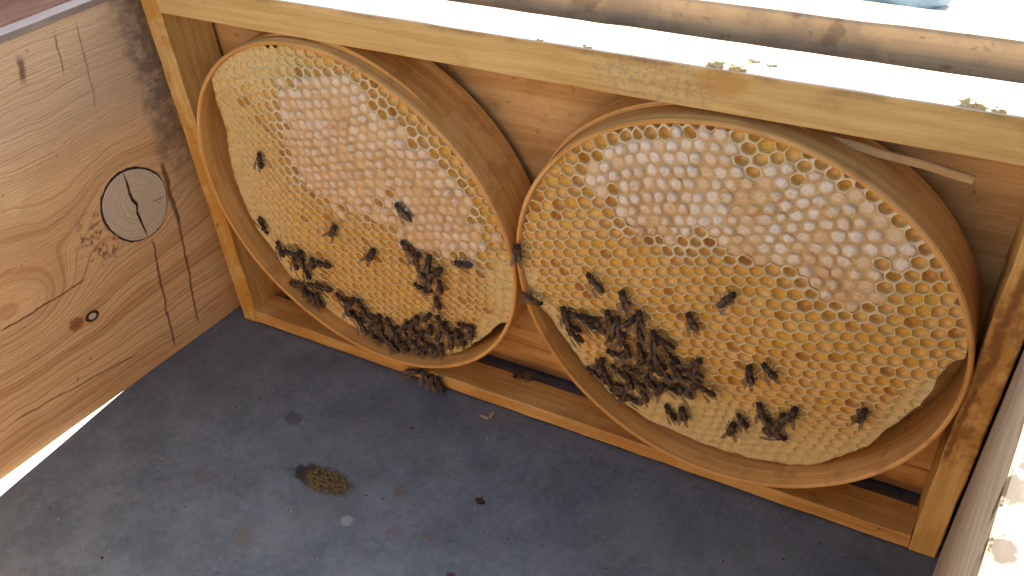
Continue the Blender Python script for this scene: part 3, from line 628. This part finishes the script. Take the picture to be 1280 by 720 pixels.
            low = ss(-0.035, -0.085, y + (0.0 if s == 'R' else 0.25 * max(0, x))) if s == 'R' else max(ss(-0.020, -0.085, x) * 0.62, 0.7 * ss(0.05, 0.085, y) * ss(0.01, -0.03, x), ss(0.075, 0.098, x) * ss(0.02, -0.02, y))
            low = max(low, ss(0.011, 0.003, edge) * (1 if y < 0.0 else 0.0) * 0.9)
            depth = (0.0020 + 0.0010 * nz(x, y, 200, 6)) * (1 - 0.80 * low)
            depth += 0.0016 * near
            wall = 0.00024 + 0.00035 * near + 0.00015 * nz(x, y, 60, 9) + 0.00022 * low
            f1 = 1 - wall / (rmean * 0.93)
            full = nz(x, y, 240, 15.0)
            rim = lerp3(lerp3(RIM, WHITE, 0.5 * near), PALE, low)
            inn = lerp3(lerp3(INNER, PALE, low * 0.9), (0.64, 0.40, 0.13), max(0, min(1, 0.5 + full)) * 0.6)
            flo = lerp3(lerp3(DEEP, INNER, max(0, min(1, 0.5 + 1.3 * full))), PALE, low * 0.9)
            if nz(x, y, 310, 21.0) > 0.44 and low < 0.5: flo = lerp3(flo, (0.62, 0.27, 0.015), 0.55); inn = lerp3(inn, (0.66, 0.33, 0.04), 0.5); depth += 0.0010
            rn = 0.35 + 0.45 * near
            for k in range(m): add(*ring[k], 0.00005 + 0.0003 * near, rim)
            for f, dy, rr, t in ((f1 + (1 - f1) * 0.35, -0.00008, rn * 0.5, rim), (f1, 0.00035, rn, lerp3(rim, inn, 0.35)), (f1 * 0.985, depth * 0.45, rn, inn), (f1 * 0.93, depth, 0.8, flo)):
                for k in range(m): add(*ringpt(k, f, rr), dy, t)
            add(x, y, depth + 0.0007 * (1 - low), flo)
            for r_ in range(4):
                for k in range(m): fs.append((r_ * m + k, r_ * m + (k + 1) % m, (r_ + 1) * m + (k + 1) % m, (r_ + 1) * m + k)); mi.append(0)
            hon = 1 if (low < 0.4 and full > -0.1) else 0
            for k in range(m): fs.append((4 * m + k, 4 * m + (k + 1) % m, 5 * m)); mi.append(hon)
        fs = [f[::-1] for f in fs]
        dist = (Vector((cx + x, YH, cz + y)) - CAMP).length
        built.append((dist, vs, fs, tn, mi, capped))
    built.sort(key=lambda b: b[0])
    cnt = {True: 0, False: 0}; rest = [[], [], [], []]
    for d, vs, fs, tn, mi, capped in built:
        if cnt[True] + cnt[False] < 300:
            cnt[capped] += 1
            obj('capped_cell' if capped else 'open_cell', vs, fs, [M_WAX, M_HONEY], comb, smooth=True, midx=mi, tint=tn)
        else:
            o = len(rest[0]); rest[0] += vs; rest[1] += [tuple(i + o for i in f) for f in fs]; rest[2] += tn; rest[3] += mi
    if rest[0]:
        tag(obj('cells', rest[0], rest[1], [M_WAX, M_HONEY], comb, smooth=True, midx=rest[3], tint=rest[2]), kind='stuff')
    return surf
SURF = {}
for s, lab in (('L', 'left round comb in a bent wood hoop, mostly tan capped honey'), ('R', 'right round comb in a bent wood hoop, white capped honey on top')):
    cx, cz = HOOP[s][:2]
    t = empty('round_comb', (cx, 0.012, cz - 0.104), lab, 'honeycomb')
    make_hoop(s, t, lab)
    if s == 'L': overlap_strip('L', t, R(48), R(112), YH + 0.006, YH + 0.032, 0.0012)
    else: overlap_strip('R', t, R(75), R(150), YH + 0.0125, YH + 0.0285, 0.0006)
    SURF[s] = make_comb(s, t)

# ------------------------------------------------------------------ honey bees
mm = 0.001
def bee_meshes():
    prof = [(-6.6, .08, .08, 1.5), (-6.2, .6, .5, 1.55), (-5.6, 1.1, .95, 1.65), (-4.8, 1.55, 1.35, 1.8), (-3.9, 1.85, 1.65, 1.95), (-3.0, 2.0, 1.8, 2.05), (-2.1, 1.98, 1.78, 2.15), (-1.3, 1.75, 1.55, 2.2), (-.6, 1.2, 1.1, 2.25), (-.1, .6, .6, 2.25),
            (.3, .95, .95, 2.35), (.8, 1.5, 1.45, 2.45), (1.5, 1.8, 1.75, 2.55), (2.2, 1.8, 1.75, 2.55), (2.9, 1.5, 1.4, 2.45), (3.4, .9, .9, 2.3), (3.7, .75, .8, 2.2), (4.0, 1.25, 1.1, 2.1), (4.5, 1.65, 1.25, 2.0), (5.0, 1.6, 1.2, 1.85), (5.5, 1.15, .95, 1.65), (5.85, .6, .6, 1.45), (6.0, .1, .1, 1.35)]
    m = 12; vs, fs = [], []
    for x, ry, rz, zc in prof:
        for k in range(m):
            t = 2 * math.pi * k / m; vs.append((x * mm, ry * math.cos(t) * mm, (zc + rz * math.sin(t)) * mm))
    for i in range(len(prof) - 1):
        for k in range(m): fs.append((i * m + k, (i + 1) * m + k, (i + 1) * m + (k + 1) % m, i * m + (k + 1) % m))
    fs += [tuple(range(m)), tuple((len(prof) - 1) * m + k for k in range(m))[::-1]]
    body = mesh('bee_body', vs, [f[::-1] for f in fs], M_BEE, smooth=True)
    def tube(pts, rads, name, mat):
        vs, fs = [], []; m = 5
        for i, p in enumerate(pts):
            d = (Vector(pts[min(i + 1, len(pts) - 1)]) - Vector(pts[max(i - 1, 0)])).normalized()
            a = d.orthogonal().normalized(); b = d.cross(a)
            for k in range(m):
                t = 2 * math.pi * k / m; q = Vector(p) + (a * math.cos(t) + b * math.sin(t)) * rads[i]; vs.append(tuple(q * mm))
        for i in range(len(pts) - 1):
            for k in range(m): fs.append((i * m + k, i * m + (k + 1) % m, (i + 1) * m + (k + 1) % m, (i + 1) * m + k))
        return mesh(name, vs, fs + [tuple((len(pts) - 1) * m + k for k in range(m))], mat, smooth=True)
    legs = []
    for sy in (1, -1):
        for x0, x1, x2, x3, w in ((2.6, 3.5, 4.2, 4.7, 2.5), (1.6, 1.6, 1.5, 1.2, 3.0), (.7, -.6, -1.8, -2.6, 2.9)):
            legs.append(tube([(x0, sy * 1.1, 1.6), (x1, sy * w * .62, 2.3), (x2, sy * w * .86, 1.0), (x3, sy * w, .1)], [.22, .26, .2, .10], 'bee_leg', M_LEG))
    ants = [tube([(5.4, sy * .5, 2.3), (6.1, sy * .9, 2.8), (7.4, sy * 1.5, 2.2)], [.14, .13, .10], 'bee_antenna', M_LEG) for sy in (1, -1)]
    wings = []
    for sy in (1, -1):
        outl = [(0, 0), (-1.2, .75), (-3.0, 1.35), (-5.0, 1.75), (-6.8, 1.75), (-7.7, 1.2), (-7.6, .5), (-6.0, -.2), (-3.5, -.5), (-1.2, -.35)]
        vs = [(a * mm, sy * b * mm, (0.10 * math.sin(a) + .12) * mm) for a, b in outl] + [(a * mm, sy * b * mm, 0.10 * math.sin(a) * mm) for a, b in outl]
        k = len(outl); f = [tuple(range(k)), tuple(range(k, 2 * k))[::-1]] + [(i, (i + 1) % k, (i + 1) % k + k, i + k) for i in range(k)]
        wings.append(mesh('bee_wing', vs, f, M_WING))
    return body, legs, ants, wings
BODY, LEGS, ANTS, WINGS = bee_meshes()
def bee(pos, ang, label, group=None, normal=(0, -1, 0), sc=1.0, legs=True):
    nrm = Vector(normal).normalized()
    up = Vector((0, 0, 1)) if abs(nrm.z) < 0.9 else Vector((0, 1, 0))
    ex = up.cross(nrm).normalized(); ey = nrm.cross(ex)             # for a comb face: ex = world x, ey = world z
    f = ex * math.cos(R(ang)) + ey * math.sin(R(ang)); l = nrm.cross(f)
    tilt = random.uniform(-0.12, 0.12); roll = random.uniform(-0.2, 0.2)
    M = Matrix((f, l, nrm)).transposed() @ Matrix.Rotation(tilt, 3, 'Y') @ Matrix.Rotation(roll, 3, 'X')
    o = bpy.data.objects.new('honey_bee', None); COL.objects.link(o); o.empty_display_size = 0.004
    o.location = pos; o.rotation_euler = M.to_euler(); sc *= 1.05; o.scale = (sc, sc * random.uniform(0.92, 1.08), sc)
    tag(o, label, 'bee', group)
    def part(n, me, loc=(0, 0, 0), rot=(0, 0, 0)):
        c = bpy.data.objects.new(n, me); COL.objects.link(c); c.parent = o; c.location = loc; c.rotation_euler = rot
    part('body', BODY)
    for m_ in LEGS: part('leg', m_)
    for m_ in ANTS: part('antenna', m_)
    sp = random.choice((0.0, 0.03, 0.06, 0.1, 0.2))
    for sy, m_ in zip((1, -1), WINGS): part('wing', m_, (1.6 * mm, sy * 0.9 * mm, 4.0 * mm), (0, 0.10 + random.uniform(0, 0.12), -sy * (sp + random.uniform(-.05, .05))))
    return o
def comb_bee(s, u, v, ang, lift, label, group=None, sc=1.0):
    u, v = u * mm, v * mm; cx, cz = HOOP[s][:2]
    # keep clear of the hoop
    r = math.hypot(u, v); t = math.atan2(v, u); rm = rad(s, t) - 0.0062
    if r > rm: u, v = u * rm / r, v * rm / r
    # face normal follows the comb's slope
    e = 0.003; gx = (rec(s, u + e, v) - rec(s, u - e, v)) / (2 * e); gz = (rec(s, u, v + e) - rec(s, u, v - e)) / (2 * e)
    return bee((cx + u, YH + SURF[s](u, v) - lift * mm, cz + v), ang, label, group, (gx, -1, gz), sc)
ISO = ['lone bee near the left edge of the left comb, high above the others', 'bee at the left hoop edge just above the small upper cluster',
       'lone bee on the left comb above the long lower cluster, head up', 'lone bee in the middle of the left comb, right of the other lone one',
       'bee on the capped cells of the left comb, above the middle cluster', 'lone bee lying sideways at the right of the left comb',
       'lone bee on the right comb, up and left of the big cluster', 'bee walking up just above the big cluster on the right comb',
       'lone bee in the centre of the right comb pointing up to the right', 'bee right of the big cluster top, half inside a cell of right comb',
       'left one of the close pair right of the big cluster', 'right one of the close pair right of the big cluster, tail down right',
       'left bee of the crossing pair low on the right comb', 'right bee of the crossing pair low on the right comb',
       'upper left bee of the bottom group of five on right comb', 'lower left bee of the bottom group of five on right comb',
       'middle bee of the bottom group of five, head up', 'rightmost bee of the bottom group of five on right comb',
       'bee lying crosswise at the bottom of the group of five', 'single bee far right near the bottom of the right comb']
for b, lab in zip(D_iso, ISO): comb_bee(*b[:4], 0.0, lab, 'single bees on the combs', random.uniform(0.95, 1.05))
for key, dat, lab, grp in (('A', D_clA, 'dark bee in the small cluster at the lower left edge of left comb', 'bees in the small left cluster'),
                           ('C', D_clC, 'dark bee in the upright cluster in the middle right of left comb', 'bees in the middle cluster'),
                           ('B', D_clB, 'dark bee in the dense cluster along the bottom of left comb', 'bees in the lower left cluster'),
                           ('D', D_clD, 'dark bee in the big cluster at lower left of right comb', 'bees in the big right cluster')):
    P = [[b[1], b[2]] for b in dat]
    for it in range(40):                                            # ease the crowd apart
        for i in range(len(P)):
            for j in range(i):
                dx, dy = P[i][0] - P[j][0], P[i][1] - P[j][1]; d = math.hypot(dx, dy) + 1e-6
                if d < 5.7:
                    k = (5.7 - d) * 0.2 / d; P[i][0] += dx * k; P[i][1] += dy * k; P[j][0] -= dx * k; P[j][1] -= dy * k
    for b, q in zip(dat, P):
        a = b[3] if b[3] > -90 else b[3] + 360
        comb_bee(b[0], q[0], q[1], 95 + (a - 95) * 0.8, b[4] * 0.7, lab, grp, random.uniform(0.9, 1.02))
bee((0.2265, YH - 0.0005, 0.127), 86, 'bee climbing the left rim of the right hoop, between both hoops')
bee((0.2325, YH + 0.001, 0.0985), -20, 'bee lying across the right hoop rim below the climbing one')
for x_, z_, a in ((0.1425, 0.0075, 20), (0.152, 0.0085, 110), (0.1595, 0.0095, 80), (0.1635, 0.0055, 100)):
    bee((x_, -0.0005 if z_ < 0.009 else -0.0035, z_), a, 'dark bee hanging on the bottom bar below the left hoop', 'bees on the bottom bar below the left hoop')
bee((0.2099, 0.0185, 0.0096), 200, 'bee in the shade on the bottom bar between the two hoops', None, (0, 0, 1))

# ------------------------------------------------------------------ debris on the floor
cr_ = empty('wax_crumbs', (0.1415, -0.090, -0.0007), 'olive brown heap of wax crumbs on the grey metal floor', 'debris')
for i in range(80):
    a = random.uniform(0, 6.28); q = random.random() ** 0.6
    lump('crumb', (0.1415 + 0.0135 * q * math.cos(a), -0.0905 + 0.0068 * q * math.sin(a), -0.0004), (random.uniform(.0009, .0022), random.uniform(.0008, .0018), random.uniform(.0004, .0010)), M_CRUMB, cr_, i * 1.7, 0.4, 1)
fl = empty('wax_flake', (0.2001, -0.0091, -0.0007), 'small pale dry wax flake on the floor just below the bottom bar', 'debris')
lump('flake', (0.1985, -0.0105, 0.0000), (0.0034, 0.0011, 0.0004), M_FLAKE, fl, 3.3, 0.4, 2)
lump('flake', (0.2020, -0.0075, 0.0004), (0.0010, 0.0030, 0.0005), M_FLAKE, fl, 6.3, 0.4, 2)
tag(lump('dark_crumb', (0.2266, -0.0655, 0.0), (0.0026, 0.0014, 0.0009), M_BARK, None, 2.2), 'tiny black crumb on the floor right of the wax crumbs', 'debris')
gv_, gf_ = [], []
for i in range(150):
    x_, y_ = random.uniform(0.02, 0.44), -random.uniform(0.004, 0.21); r_ = random.uniform(0.0002, 0.0007) * (1.6 if random.random() < 0.12 else 1)
    a = random.uniform(0, 6.28); o_ = len(gv_); el_ = random.uniform(1, 2.6)
    for k in range(4): gv_.append((x_ + r_ * el_ * math.cos(a + k * 1.57) * (1 if k % 2 else 0.5), y_ + r_ * math.sin(a + k * 1.57), -0.0006))
    gv_.append((x_, y_, -0.0006 + r_ * 0.8)); gf_ += [(o_ + k, o_ + (k + 1) % 4, o_ + 4) for k in range(4)]
tag(obj('grit', gv_, gf_, [M_BARK, M_FLAKE], midx=[random.choice((0, 0, 1)) for _ in range(len(gf_) // 4) for k in range(4)]), 'fine dark and pale grit scattered over the metal floor', 'debris', kind='stuff')
# something pale blue lying in the sun far behind the hive
o = lump('blue_cloth', (0.235, 1.40, -0.225), (0.085, 0.05, 0.05), M_CLOTH, None, 4.0, 0.5, 3)
tag(o, 'faded blue cloth lying in the bright sun behind the box', 'cloth')
